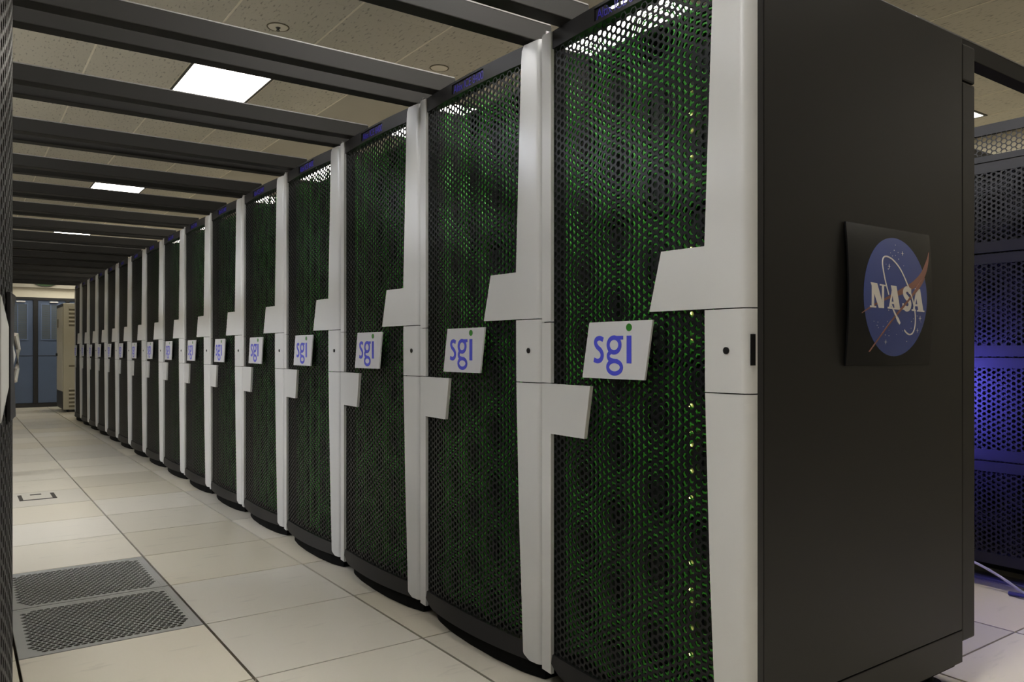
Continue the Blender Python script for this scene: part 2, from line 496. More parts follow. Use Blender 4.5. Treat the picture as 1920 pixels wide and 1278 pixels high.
for (i, j), kind in LIGHTS.items():
    if kind == 'front': ceiling_light(i, j, 'lamp_mid' if j == -4 else 'lamp', fl[j], 'ceiling lights over the aisle')
    elif kind == 'rear': ceiling_light(i, j, 'lamp_rear', '%s ceiling light behind the rack row, glimpsed at most through mesh' % ORD[(j+4)//2], 'ceiling lights behind the row')
    elif kind == 'left': ceiling_light(i, j, 'lamp_row' if j <= -2 else 'lamp_left', '%s ceiling light over the left row, outside the picture' % ORD[(j+4)//2], 'ceiling lights over the left row')
    elif kind == 'side': ceiling_light(i, j, 'lamp_cool' if j == 0 else 'lamp_row', '%s ceiling light of the aisle beyond the left row' % ORD[(j+4)//4], 'ceiling lights left of the facing row')
    elif kind == 'near': ceiling_light(i, j, 'lamp_left', 'unseen ceiling light added behind the camera, %s' % ('over the aisle side' if i == 0 else 'over the left side'), 'added unseen ceiling lights around the camera')
    else: ceiling_light(i, j, 'lamp_rear', 'ceiling light at the far right above the blue-lit rack' if j == -2 else '%s ceiling light of the far right line, hidden by racks' % ORD[(j+6)//4], 'ceiling lights on the far right')

# ---------------------------------------------------------------- server racks of the long row
W = 0.795; HW = W/2
BOW = 0.020
def yf(u):
    return -0.023-BOW*(1-(u/HW)**2)
def roll(u):
    s = min(1.0, max(0.0, (u-0.374)/0.0225))
    return 0.031*(1-math.sqrt(1-s*s))
def surf(off):
    return lambda u, h, d: (u, yf(u)-off+d, h)
def cover(mb, levels, uL, uR, off, th, ucols=14):
    """slab over the bowed door: levels = h values, uL/uR functions of h"""
    fr_, bk = [], []
    for h in levels:
        a, b = uL(h), uR(h)
        for i in range(ucols+1):
            s = i/ucols
            s = 1-(1-s)**2
            u = a+(b-a)*s
            y = yf(u)+roll(u)-off
            fr_.append((u, y, h)); bk.append((u, y+th, h))
    return mb.slab(fr_, bk, ucols, len(levels)-1)
def lerp(pts):
    def f(h):
        if h <= pts[0][0]: return pts[0][1]
        for (a, va), (b, vb) in zip(pts, pts[1:]):
            if h <= b: return va+(vb-va)*(h-a)/(b-a)
        return pts[-1][1]
    return f
UR = 0.3965
panel_left = lerp([(0.052, 0.318), (0.072, 0.308), (0.5, 0.288), (0.95, 0.2735), (1.30, 0.2715), (1.98, 0.298), (2.018, 0.302), (2.034, 0.312)])
right = lambda h: UR
def lv(a, b, n, extra=()):
    return sorted(set([a+(b-a)*k/n for k in range(n+1)]) | {x for x in extra if a < x < b})

upper_cover = MB()
cover(upper_cover, lv(1.149, 2.034, 10, (1.303, 2.018, 1.98)), panel_left, right, 0.012, 0.010)
cover(upper_cover, [1.149, 1.226, 1.303], lerp([(1.149, 0.0925), (1.303, 0.1335)]), panel_left, 0.012, 0.010, 6)
UPPER = upper_cover.mesh('upper_cover', 'silver', smooth=True)
lc = MB(); cover(lc, [0.946, 1.02, 1.08, 1.146], panel_left, right, 0.012, 0.010)
LOCKC = lc.mesh('lock_cover', 'silver', smooth=True)
lw = MB(); cover(lw, lv(0.052, 0.943, 8, (0.072, 0.5)), panel_left, right, 0.012, 0.010)
LOWER = lw.mesh('lower_cover', 'silver', smooth=True)
sl_ = lambda h: -0.3965
sr = lambda h: -0.345
s1 = MB(); cover(s1, lv(1.137, 2.036, 4), sl_, sr, 0.012, 0.012, 3)
STRIP_U = s1.mesh('strip_upper', 'silver', smooth=True)
s2 = MB(); cover(s2, [0.947, 1.04, 1.134], sl_, sr, 0.012, 0.012, 3)
STRIP_M = s2.mesh('strip_middle', 'silver', smooth=True)
s3 = MB(); cover(s3, lv(0.045, 0.944, 4), sl_, sr, 0.012, 0.012, 3)
cover(s3, [0.790, 0.868, 0.944], sr, lerp([(0.790, -0.1745), (0.944, -0.1465)]), 0.012, 0.012, 6)
STRIP_L = s3.mesh('strip_lower', 'silver', smooth=True)

# lock, latch slot
def disc_mesh(name, m, r, th):
    return MB().cyl((0, 0, 0), (0, -1, 0), r, th, 20).mesh(name, m, smooth=True)
LOCK = MB().cyl((0.335, yf(0.335)-0.0115, 1.047), (0, -1, 0), 0.0085, 0.0030, 20).cyl((0.335, yf(0.335)-0.014, 1.047), (0, -1, 0), 0.005, 0.002, 12).mesh('lock', 'lock_metal')
SLOT = MB().box(0.3930, 0.3972, yf(0.39)-0.002, yf(0.39)+0.012, 1.012, 1.086).mesh('latch_slot', 'void_black')

# meshes
fm = MB(); hexmesh(fm, -0.372, 0.335, 0.098, 1.990, 0.0231, 0.70, 0.003, surf(0.0))
FRONT = fm.raw('front_mesh', 'mesh_black')
im = MB(); hexmesh(im, -0.36, 0.36, 0.100, 1.985, 0.0213, 0.81, 0.0025, lambda u, h, d: (u, yf(u)+0.046+d, h))
INNER = im.raw('inner_mesh', 'green_mesh')

# trims
def bowed_bar(mb, u0, u1, h0, h1, off, th, n=12, f=None):
    if callable(n): n, f = 12, n
    f = f or yf
    fr_, bk = [], []
    for h in (h0, h1):
        for i in range(n+1):
            u = u0+(u1-u0)*i/n
            fr_.append((u, f(u)-off, h)); bk.append((u, f(u)-off+th, h))
    return mb.slab(fr_, bk, n, 1)
WIN = (-0.135, 0.080, 1.992, 2.028)       # window with the lettering
tt = MB()
bowed_bar(tt, -0.345, WIN[0], 1.982, 2.036, 0.006, 0.03)
bowed_bar(tt, WIN[1], 0.33, 1.982, 2.036, 0.006, 0.03)
bowed_bar(tt, WIN[0], WIN[1], 1.982, WIN[2], 0.006, 0.03, 8)
bowed_bar(tt, WIN[0], WIN[1], WIN[3], 2.036, 0.006, 0.03, 8)
tt.box(-0.345, 0.33, 0.0, 0.012, 1.993, 2.031)
TOP = tt.mesh('top_trim', 'frame_black', smooth=True)
bt = MB()
_f, _b = [], []
for k in range(4):                       # lip flares out and down, rounded at its left corner
    for i in range(19):
        u = -0.345+0.685*i/18
        s_ = (u+0.345)/0.09
        low = 0.052+(0.026*(1-min(1, s_))**2)
        h = 0.104+(low-0.104)*k/3
        fl = 0.022*(1-(u/HW)**2)*(k/3)
        _f.append((u, yf(u)-0.006-fl, h)); _b.append((u, yf(u)+0.02, h))
bt.slab(_f, _b, 18, 3)
BOTTOM = bt.mesh('bottom_trim', 'frame_black', smooth=True)
def yl(u):
    return -0.012-0.036*(1-(u/HW)**2)
fw = MB(); hexmesh(fw, -0.3955, 0.40, 0.098, 1.990, 0.0231, 0.70, 0.003, lambda u, h, d: (u, yl(u)+d, h))
FRONT_WIDE = fw.raw('front_mesh', 'mesh_grey')
tw = MB(); bowed_bar(tw, -0.3965, 0.3965, 1.982, 2.036, 0.006, 0.03, yl); TOP_WIDE = tw.mesh('top_trim', 'frame_black', smooth=True)
bw = MB(); bowed_bar(bw, -0.3965, 0.3965, 0.055, 0.104, 0.006, 0.03, yl); BOTTOM_WIDE = bw.mesh('bottom_trim', 'frame_black', smooth=True)
def film(poly):
    mb = MB()
    mb.prism(poly, lambda u, h, d: (u, yf(u)+d, h), 0.0, 0.002)
    return mb.mesh('sign_film', 'frame_black')
fu = [WIN[0]+(WIN[1]-WIN[0])*k/10 for k in range(11)]
FILM = film([(u, WIN[2]-0.003) for u in fu] + [(u, WIN[3]+0.003) for u in reversed(fu)])
torn = [(0.14,0),(0.19,2),(0.23,32),(0.28,90),(0.325,131),(0.37,158),(0.425,145),(0.455,100),(0.48,46),(0.49,90),(0.5,140),(0.54,158),(0.58,150),(0.61,133),(0.62,85),(0.63,50),(0.66,25),(0.74,0)]
tp = [(WIN[0]+(WIN[1]-WIN[0])*a, WIN[3]+0.0005-b*0.00018) for a, b in torn]
FILM_TORN = film([(u, WIN[2]-0.003) for u in fu] + [(WIN[1], WIN[3]+0.003)] + list(reversed(tp)) + [(WIN[0], WIN[3]+0.003)])
# lettering "Altix ICE 8400"
tcv = bpy.data.curves.new('text', 'FONT'); tcv.body = 'Altix ICE 8400'; tcv.size = 0.034; tcv.extrude = 0.0006
tcv.space_character = 0.92
to = bpy.data.objects.new('text', tcv); COL.objects.link(to)
bpy.context.view_layer.update()
tm = bpy.data.meshes.new_from_object(to.evaluated_get(bpy.context.evaluated_depsgraph_get()))
bpy.data.objects.remove(to)
xs = [v.co.x for v in tm.vertices]; ys = [v.co.y for v in tm.vertices]
kx = (WIN[1]-WIN[0]-0.012)/(max(xs)-min(xs)); ky = 0.029/(max(ys)-min(ys))
for v in tm.vertices:
    u = WIN[0]+0.006+(v.co.x-min(xs))*kx; h = WIN[2]+0.003+(v.co.y-min(ys))*ky
    v.co = (u, yf(u)-0.0012-v.co.z, h)
tm.name = 'lettering'; tm.materials.clear(); tm.materials.append(MATS['letter_blue'])

# door frame behind the covers
df = MB()
df.box(-0.396, -0.346, -0.026, 0.017, 0.05, 2.034)
df.box(0.300, 0.380, -0.030, 0.004, 0.05, 2.032)
df.box(0.300, 0.3968, -0.004, 0.017, 0.05, 2.034)
DFRAME = df.mesh('door_frame', 'frame_black')

# logo plate (follows the bow) and its letters
PO = 0.024
plate_l = lerp([(0.969, -0.1675), (1.127, -0.1355)]); plate_r = lerp([(0.969, 0.0865), (1.127, 0.1155)])
pl = MB(); cover(pl, [0.969, 1.047, 1.127], plate_l, plate_r, PO, 0.006, 8)
PLATE = pl.mesh('logo_plate', 'silver_plate', smooth=True)
STANDOFF = MB().box(-0.10, 0.05, yf(0.05)-PO+0.005, yf(0)+0.004, 1.00, 1.09).mesh('standoff', 'frame_black')
def lp(x, y): return (-0.133+(x-368)*0.000505, 1.127-(y-695)*0.000351)
lfn = lambda u, h, d: (u, yf(u)-PO-d, h)
ms = MB()
sp = catmull([lp(*q) for q in ((484,836),(455,823),(427,834),(419,862),(433,892),(462,920),(476,955),(466,992),(438,1007),(405,996))], 5)
stroke(ms, sp, 0.0132, lfn, -0.0004, 0.0008)
LS = ms.mesh('logo_letter', 'logo_blue')
mg = MB()
ell = lambda cx, cy, rx, ry, n=28: [lp(cx+rx*math.cos(2*math.pi*k/n), cy+ry*math.sin(2*math.pi*k/n)) for k in range(n)]
stroke(mg, ell(573, 879, 47, 58), 0.0125, lfn, -0.0004, 0.0008, closed=True)
stroke(mg, ell(577, 1053, 55, 49), 0.0120, lfn, -0.0004, 0.0009, closed=True)
stroke(mg, catmull([lp(*q) for q in ((545,935),(528,955),(532,985),(560,1000),(600,1006))], 5), 0.0118, lfn, -0.0004, 0.0010)
stroke(mg, [lp(578, 823), lp(645, 823)], 0.0105, lfn, -0.0004, 0.0011)
LG = mg.mesh('logo_letter', 'logo_blue')
mi = MB(); stroke(mi, [lp(690, 808), lp(690, 1021)], 0.0180, lfn, -0.0004, 0.0008)
LI = mi.mesh('logo_letter', 'logo_blue')
md = MB(); md.prism([lp(690+22*math.cos(2*math.pi*k/20), 745+30*math.sin(2*math.pi*k/20)) for k in range(20)], lfn, -0.0004, 0.0008)
LD = md.mesh('logo_dot', 'logo_green')

# body
SIDE = {}
for s, nm in ((-1, 'l'), (1, 'r')):
    x0, x1 = (HW-0.018, HW) if s > 0 else (-HW, -HW+0.018)
    SIDE[s] = (MB().box(x0, x1, 0.018, 0.985, 0.189, 2.011).mesh('side_panel', 'panel_grey', bevel=0.003),
               MB().box(x0, x1, 0.018, 0.988, 0.088, 0.186).mesh('side_skirt', 'panel_grey', bevel=0.002))
rd = MB().box(-HW+0.004, HW-0.002, 0.990, 1.072, 0.149, 1.878).mesh('rear_door', 'panel_grey', bevel=0.006)
rc = MB().box(-HW+0.004, HW-0.002, 0.990, 1.072, 1.882, 1.997).mesh('rear_cap', 'panel_grey', bevel=0.006)
base = MB().box(-HW+0.02, HW-0.02, 0.02, 0.98, 0.07, 0.11).mesh('base_frame', 'void_black')
kf = lerp([(-0.39, 0.05), (-0.35, 0.012), (-0.28, -0.018), (-0.15, -0.040), (0.0, -0.050), (0.15, -0.050), (0.30, -0.038), (0.39, -0.014)])  # bowed black plate standing in for the floor shadow under the door
shadow_mb = MB()
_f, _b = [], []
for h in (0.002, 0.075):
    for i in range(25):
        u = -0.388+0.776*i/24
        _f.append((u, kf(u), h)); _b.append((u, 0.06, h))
shadow_mb.slab(_f, _b, 24, 1)
shadow_plate_me = shadow_mb.mesh('shadow_plate', 'void_black')
roof = MB().box(-HW+0.019, HW-0.019, 0.145, 0.985, 1.992, 2.006).mesh('roof_panel', 'frame_black')
foot = MB().cyl((0, 0, 0), (0, 0, 1), 0.034, 0.018, 16).cyl((0, 0, 0.016), (0, 0, 1), 0.012, 0.062, 10).mesh('foot', 'rubber')
def module(h0, h1):
    m = MB().box(-0.335, 0.335, 0.16, 0.95, h0, h1)
    for k in range(9):                       # blade fronts
        u = -0.30+k*0.068
        m.box(u, u+0.050, 0.145, 0.17, h0+0.03, h1-0.03)
    return m.mesh('compute_module', 'module_black')
MODS = [(0.13, 0.545), (0.575, 0.99), (1.02, 1.435), (1.465, 1.915)]
MODM = [module(a, b) for a, b in MODS]
LEDY = MB().box(-0.004, 0.004, -0.004, 0.0, -0.004, 0.004).mesh('indicator_light', 'led_yellow')
LEDG = MB().box(-0.006, 0.006, -0.004, 0.0, -0.006, 0.006).mesh('indicator_light', 'led_green')
clip_me = MB().box(-0.376, -0.371, yf(-0.37)-0.012, yf(-0.37)+0.004, 2.036, 2.046).box(-0.392, -0.378, yf(-0.385)-0.012, yf(-0.385)-0.004, 2.036, 2.040).mesh('clip', 'clip_metal', bevel=0.001)

def make_rack(leds=True, torn_sign=False, plain=False):
    r = empty('server_rack', (0, 0, 0))
    for s in (-1, 1):
        obj('side_panel', SIDE[s][0], r); obj('side_skirt', SIDE[s][1], r)
    obj('rear_door', rd, r); obj('rear_door_cap', rc, r); obj('base_frame', base, r); obj('shadow_plate', shadow_plate_me, r); obj('roof_panel', roof, r)
    for x in (-0.32, 0.32):
        for y in (0.06, 0.94):
            f = obj('foot', foot, r); f.location = (x, y, 0)
    if plain:
        obj('front_mesh', FRONT_WIDE, r); obj('top_trim', TOP_WIDE, r); obj('bottom_trim', BOTTOM_WIDE, r)
        for me in MODM: obj('compute_module', me, r)
        return r
    obj('door_frame', DFRAME, r)
    obj('front_mesh', FRONT, r)
    im_ = obj('inner_mesh', INNER, r); im_['label'] = 'green inner honeycomb screen'
    t = obj('top_trim', TOP, r)
    fi = obj('sign_film', FILM_TORN if torn_sign else FILM, t)
    le = obj('lettering', tm, t); le['label'] = 'dark blue model lettering'
    obj('bottom_trim', BOTTOM, r)
    u = obj('upper_cover', UPPER, r)
    l = obj('lock_cover', LOCKC, r); obj('lock', LOCK, l); obj('latch_slot', SLOT, l)
    obj('lower_cover', LOWER, r)
    obj('hinge_strip', STRIP_U, r); obj('hinge_strip', STRIP_M, r); obj('hinge_strip', STRIP_L, r)
    obj('clip', clip_me, r)
    p = obj('logo_plate', PLATE, r); p['label'] = 'silver plate with blue letters sgi and a green dot'
    obj('standoff', STANDOFF, p)
    obj('logo_letter', LS, p); obj('logo_letter', LG, p); obj('logo_letter', LI, p); obj('logo_dot', LD, p)
    for k, me in enumerate(MODM):
        m = obj('compute_module', me, r)
        if leds:
            a, b = MODS[k]
            for q in range(5):
                d = obj('indicator_light', LEDY, m); d.location = (0.055, 0.144, a+0.06+q*0.062+0.01*((q*7+k*3) % 3))
            d = obj('indicator_light', LEDG, m); d.location = (0.150, 0.144, a+0.22)
    return r

P0 = 1.545; T0 = 1.177; NR = 16
proto = None
for i in range(NR):
    if i == 0: r = make_rack(True, True)
    elif i == 1: proto = r = make_rack(True, False)
    elif i < 5: r = copy_tree(proto)
    else:
        if i == 5: far = r = make_rack(False, False)
        else: r = copy_tree(far)
    r.location = (P0, T0+W*(i+0.5), 0); r.rotation_euler = (0, 0, -math.pi/2)
    if i == 0: lab = 'nearest server rack, its dark end panel carrying the round emblem plaque'
    elif i == NR-1: lab = 'farthest server rack of the long row, beside the beige cabinet'
    else: lab = '%s server rack along the row, counting from the emblem rack as first' % ORD[i]
    tag(r, lab, 'server rack', 'server racks in the long row')
    if i == 1:
        pass
# unseen blue lamp added behind the second rack to light the right row
second = [o for o in bpy.data.objects if o.get('label', '').startswith('second server rack')][0]
bar = obj('unseen_blue_lamp', MB().box(-0.02, 0.02, 1.0725, 1.080, 0.76, 0.86).mesh('unseen_blue_lamp', 'added_blue_glow'), second)
obj('added_light_hood', MB().box(-0.08, 0.08, 1.0725, 1.222, 0.865, 0.870).box(-0.08, 0.08, 1.0725, 1.222, 0.745, 0.750).box(-0.08, -0.075, 1.0725, 1.10, 0.750, 0.865).mesh('added_light_hood', 'void_black'), bar)  # added to keep the blue light off ceiling and floor

# racks of the facing row at the left edge of the picture
LP = 0.028
for i in range(4):
    r = make_rack(False, False, True)
    r.location = (LP, T0+W*(i+0.5), 0); r.rotation_euler = (0, 0, math.pi/2)
    tag(r, 'mesh-door rack at the left edge, mostly cut off by the frame' if i == 0 else '%s rack of the facing left row, hidden behind the nearest one' % ORD[i],
        'server rack', 'server racks in the facing row')
    if i == 0:
        # dark latch housing with a pale pointed plate
        hs = MB()
        hs.prism([(-0.20, 0.950), (0.01, 0.955), (0.035, 0.972), (0.035, 1.108), (0.01, 1.122), (-0.20, 1.128), (-0.30, 1.128), (-0.30, 0.950)],
                 lambda a, b, d: (a, yl(min(a, 0.0))-0.001-d, b), 0.0, 0.005)
        obj('latch_housing', hs.mesh('latch_housing', 'frame_black', bevel=0.001), r)
        hp = MB()
        hp.prism([(-0.392, 0.955), (-0.20, 1.040), (-0.392, 1.118)], lambda a, b, d: (a, yl(a)-0.002-d, b), 0.0, 0.004)
        o = obj('latch_plate', hp.mesh('latch_plate', 'grille_grey', bevel=0.001), r); o['label'] = 'pale pointed latch plate'
    if i == 1:
        ch = MB()
        pts = [(0.06, -0.045, 0.965), (0.06, -0.088, 0.972), (0.06, -0.093, 1.00), (0.06, -0.096, 1.05), (0.06, -0.090, 1.085), (0.06, -0.045, 1.095)]
        ch.tube([(a, b-0.01, c) for a, b, c in pts], [0.008, 0.010, 0.006, 0.006, 0.010, 0.006], 10)
        o = obj('chrome_handle', ch.mesh('chrome_handle', 'chrome', smooth=True), r)
        o['label'] = 'polished chrome door handle'

# ---------------------------------------------------------------- emblem plaque on the end panel
PX, PZ = 2.106, 1.195
def qf(a, b, d):
    """a = x, b = z in the world; d = distance out of the board face"""
    s = (b-PZ)/0.19
    return (a, T0-0.006-0.010*(1-s*s)-d, b)
plaque = empty('plaque', (PX, T0, PZ))
tag(plaque, 'black square plaque with round blue emblem on the dark end panel', 'plaque')
def pobj(name, mb, m):
    o = obj(name, mb.mesh(name, m), plaque)
    o.location = (-PX, -T0, -PZ)
    return o
def grid_disc(mb, fn2, d, th, n=14):
    pass
bd = MB()
fr_, bk = [], []
for k in range(13):
    b = 1.0075+(1.3835-1.0075)*k/12
    for a in (1.893, 2.0, 2.1, 2.2, 2.318):
        fr_.append(qf(a, b, 0.0)); bk.append(qf(a, b, -0.005))
bd.slab(fr_, bk, 4, 12)
bo = pobj('board', bd, 'plaque_black')
for p in bo.data.polygons: p.use_smooth = True
bo.data.set_sharp_from_angle(angle=0.5)
def e2(x, y): return (2.1225+(x-429)*0.000683, 1.195+(708-y)*0.000367)
def strips(mb, left, rght, d, th):
    """fill between two outlines of equal length, row by row (keeps to the curved board)"""
    fr_, bk = [], []
    for (a, b) in zip(left, rght):
        fr_ += [qf(*a, d), qf(*b, d)]; bk += [qf(*a, d-th), qf(*b, d-th)]
    return mb.slab(fr_, bk, 1, len(left)-1)
dc = MB()
N = 36
L_, R_ = [], []
for k in range(N+1):
    th = -math.pi/2+math.pi*k/N
    L_.append((2.1225-0.1628*math.cos(th)-1e-5, 1.195+0.1635*math.sin(th))); R_.append((2.1225+0.1628*math.cos(th)+1e-5, 1.195+0.1635*math.sin(th)))
strips(dc, L_, R_, 0.0006, 0.0008)
pobj('emblem_disc', dc, 'emblem_blue')
# red swoosh with two wings
rv = MB()
upper = [(695,335),(683,378),(662,428),(635,484),(595,540),(545,588),(480,632),(400,684),(320,735),(240,786),(178,838)]
lower = [(697,340),(690,400),(680,450),(664,505),(638,560),(600,603),(545,643),(460,690),(360,730),(255,790),(180,842)]
strips(rv, [e2(*q) for q in catmull(upper, 4)], [e2(*q) for q in catmull(lower, 4)], 0.0009, 0.0008)
upper = [(640,545),(603,583),(570,640),(520,712),(455,795),(385,890),(310,1005),(240,1118)]
lower = [(652,545),(620,605),(580,660),(530,722),(470,800),(397,892),(318,1008),(246,1120)]
strips(rv, [e2(*q) for q in catmull(upper, 4)], [e2(*q) for q in catmull(lower, 4)], 0.0016, 0.0015)
pobj('red_wing', rv, 'emblem_red')
# white orbit
ob = MB()
o1 = catmull([e2(*q) for q in ((368,695),(345,600),(330,505),(328,450),(341,418),(370,412),(412,436),(462,500),(512,610),(545,705),(566,790),(575,870),(571,940),(556,978),(532,988),(508,974),(492,955))], 6)
stroke(ob, o1, 0.0040, qf, 0.0002, 0.0018)
o2 = [e2(*q) for q in ((380,752),(400,800),(425,852),(440,880),(455,908))]
stroke(ob, o2, [0.0038, 0.0042, 0.006, 0.010, 0.006], qf, 0.0002, 0.0018)
pobj('orbit', ob, 'emblem_white')
# letters
def polys(name, ps, extra=None):
    mb = MB()
    for q in ps: mb.prism([e2(*c) for c in q], qf, 0.0002, 0.0013)
    if extra: extra(mb)
    pobj(name, mb, 'emblem_white')
polys('emblem_letter', [[(246,618),(264,618),(262,790),(246,790)], [(238,614),(284,617),(333,797),(296,797)], [(318,626),(334,627),(334,797),(318,740)],
                        [(304,622),(346,625),(346,635),(304,632)], [(233,783),(277,785),(277,797),(233,795)]])
A = [[(394,640),(406,640),(382,792),(370,792)], [(385,624),(426,627),(454,801),(414,799)], [(380,745),(424,747),(424,763),(378,761)],
     [(361,786),(393,788),(393,800),(361,798)], [(404,790),(462,793),(462,804),(404,801)]]
polys('emblem_letter', A)
def sx(mb):
    stroke(mb, catmull([e2(*q) for q in ((533,664),(520,645),(502,642),(487,660),(492,690),(514,718),(529,748),(524,782),(505,793),(486,780))], 5),
           0.0150, qf, 0.0002, 0.0013)
polys('emblem_letter', [[(528,634),(539,634),(539,682),(531,682)], [(472,752),(481,752),(484,800),(474,800)]], sx)
polys('emblem_letter', [[(x+184, y+7) for x, y in q] for q in A])
st = MB()
for x, y in ((433,315),(421,357),(392,380),(450,370),(405,402),(429,395),(451,420),(487,466),(355,470),(369,503),(572,640),(369,810),(264,896),(293,902),
             (288,926),(298,942),(332,932),(361,894),(376,960),(351,995),(378,1000),(434,990),(478,962),(516,1041),(588,843),(560,866),(545,888),(620,888),(544,940)):
    r_ = random.choice((2.0, 2.6, 4.0))
    st.prism([e2(x+r_*0.55*math.cos(k*math.pi/4), y+r_*math.sin(k*math.pi/4)) for k in range(8)], qf, 0.0002, 0.0013)
for x, y in ((483,373),(377,483),(357,1047),(613,860),(595,955)):
    st.prism([e2(x+(13 if k % 4 == 0 else 18 if k % 4 == 2 else 2.2)*(1 if k % 2 == 0 else 1)*math.cos(k*math.pi/4),
                 y+(13 if k % 4 == 0 else 18 if k % 4 == 2 else 3.0)*math.sin(k*math.pi/4)) for k in range(8)], qf, 0.0002, 0.0013)
s_ = pobj('star_field', st, 'emblem_white'); s_['kind'] = 'stuff'

# ---------------------------------------------------------------- overhead rails
RZ0, RZ1 = 2.050, 2.112
def rail(x0, x1, y0, y1, label, group):
    t = empty('overhead_rail', ((x0+x1)/2, (y0+y1)/2, RZ0))
    L2 = (x1-x0)/2; D2 = (y1-y0)/2; H = RZ1-RZ0
    w = 0.003
    m = MB()
    m.box(-L2, L2, -D2, D2, 0, H)
    obj('tube', m.mesh('rail_tube', 'rail_grey', bevel=0.003), t)
    obj('lit_edge_lip', MB().box(-L2, L2-0.004, -D2-0.0008, -D2+0.006, H-0.001, H+0.003).mesh('lit_edge_lip', 'rail_edge_lit'), t)  # paler strip: ceiling light along the top edge put into the colour
    tag(t, label, 'rail', group)
for k in range(1, NR+1):
    y = T0+W*k
    if k < NR:
        a = '%s and %s server racks' % (ORD[k-1], ORD[k])
        rail(-0.06, 1.597, y-0.127, y-0.062, 'nearer dark overhead rail above the joint of the %s' % a, 'overhead rails over the aisle')
        rail(-0.06, 1.597, y+0.061, y+0.124, 'farther dark overhead rail above the joint of the %s' % a, 'overhead rails over the aisle')
    else:
        rail(-0.06, 1.597, y-0.127, y-0.062, 'dark overhead rail at the far end of the rack row', 'overhead rails over the aisle')
rail(2.50, 4.2, 1.302, 1.358, 'dark overhead rail at top right, from the emblem rack to the next row', 'overhead rails behind the row')
# beam on posts under the far left ends of the rails
sb = empty('support_beam', (-0.06, (T0+W*4+T0+W*NR+0.1)/2, 0))
tag(sb, 'dark beam carrying the hidden left ends of the overhead rails', 'beam')
_l = (T0+W*NR+0.1-T0-W*4)/2
obj('beam', MB().box(-0.04, 0.04, -_l, _l, 1.99, 2.0495).mesh('beam', 'rail_grey', bevel=0.003), sb)
pst = MB().box(-0.03, 0.03, -0.03, 0.03, 0, 1.99).mesh('post', 'rail_grey', bevel=0.003)
for k in range(4):
    o = obj('post', pst, sb); o.location = (0, -_l+0.05+k*(2*_l-0.1)/3, 0)

# ---------------------------------------------------------------- sprinkler heads
def sprinkler(x, y, deep, label):
    t = empty('sprinkler', (x, y, CEIL)); tag(t, label, 'sprinkler', 'ceiling sprinklers')
    obj('cover_plate', MB().cyl((0, 0, 0.002), (0, 0, -1), 0.066, 0.008, 28, 0.060).mesh('cover_plate', 'grid_bar', smooth=True), t)
    obj('rim', MB().tube([(0.068*math.cos(2*math.pi*k/28), 0.068*math.sin(2*math.pi*k/28), -0.002) for k in range(29)], 0.004, 6).mesh('rim', 'unit_slot'), t)  # dark ring painting the thin shadow around the plate
    if deep:
        obj('nozzle', MB().cyl((0, 0, -0.004), (0, 0, -1), 0.018, 0.008, 14, 0.012).cyl((0, 0, -0.011), (0, 0, -1), 0.007, 0.012, 10).cyl((0, 0, -0.022), (0, 0, -1), 0.012, 0.003, 14).mesh('nozzle', 'lock_metal'), t)
sprinkler(1.70, 5.02, True, 'sprinkler head with dark nozzle on the ceiling at upper left')
sprinkler(2.92, 5.06, False, 'flat round sprinkler cover on the ceiling above the second rack')

# ---------------------------------------------------------------- beige cooling cabinet at the aisle end
X0, X1, Y0, Y1 = 1.48, 2.35, 15.25, 16.2
cab = empty('cooling_cabinet', ((X0+X1)/2, (Y0+Y1)/2, 0)); tag(cab, 'tall beige louvred cooling cabinet at the far end of the aisle', 'cabinet')
def cobj(name, mb, m, parent=cab, bevel=0.0):
    o = obj(name, mb.mesh(name, m, bevel=bevel), parent)
    if parent is cab: o.location = (-(X0+X1)/2, -(Y0+Y1)/2, 0)
    return o
cobj('body', MB().box(X0+0.006, X1, Y0, Y1, 0.045, 1.85), 'unit_beige', bevel=0.01)
cobj('side_door', MB().box(X0-0.004, X0+0.006, Y0+0.03, Y1-0.01, 0.36, 1.79), 'unit_light', bevel=0.002)
cobj('lower_side_panel', MB().box(X0-0.003, X0+0.006, Y0+0.03, Y1-0.01, 0.06, 0.35), 'door_frame', bevel=0.002)
cobj('top_cap', MB().box(X0-0.003, X0+0.006, Y0+0.03, Y1-0.01, 1.80, 1.845), 'door_frame', bevel=0.002)
cobj('side_handle', MB().box(X0-0.03, X0-0.004, Y1-0.16, Y1-0.10, 0.95, 1.0), 'door_frame', bevel=0.004)
cobj('control_panel', MB().box(X0-0.007, X0-0.003, Y1-0.30, Y1-0.15, 1.45, 1.60), 'unit_slot')
slat = MB().add([(X0+0.09, Y0-0.001, 0), (X1-0.09, Y0-0.001, 0), (X1-0.09, Y0-0.014, -0.03), (X0+0.09, Y0-0.014, -0.03), (X0+0.09, Y0+0.01, 0), (X1-0.09, Y0+0.01, 0), (X1-0.09, Y0-0.010, -0.034), (X0+0.09, Y0-0.010, -0.034)],
                [(0,1,2,3),(7,6,5,4),(0,4,5,1),(1,5,6,2),(2,6,7,3),(3,7,4,0)]).mesh('louvre', 'unit_beige')
gap = MB().box(X0+0.09, X1-0.09, Y0-0.002, Y0+0.004, -0.066, -0.030).mesh('louvre_gap', 'unit_slot')
for z in [1.79-0.066*k for k in range(5)]+[0.415-0.066*k for k in range(5)]:
    for me, nm in ((slat, 'louvre'), (gap, 'louvre_gap')):
        o = obj(nm, me, cab); o.location = (-(X0+X1)/2, -(Y0+Y1)/2, z)
cobj('slot', MB().box(X0+0.09, X1-0.09, Y0-0.002, Y0+0.004, 0.77, 0.80), 'unit_slot')
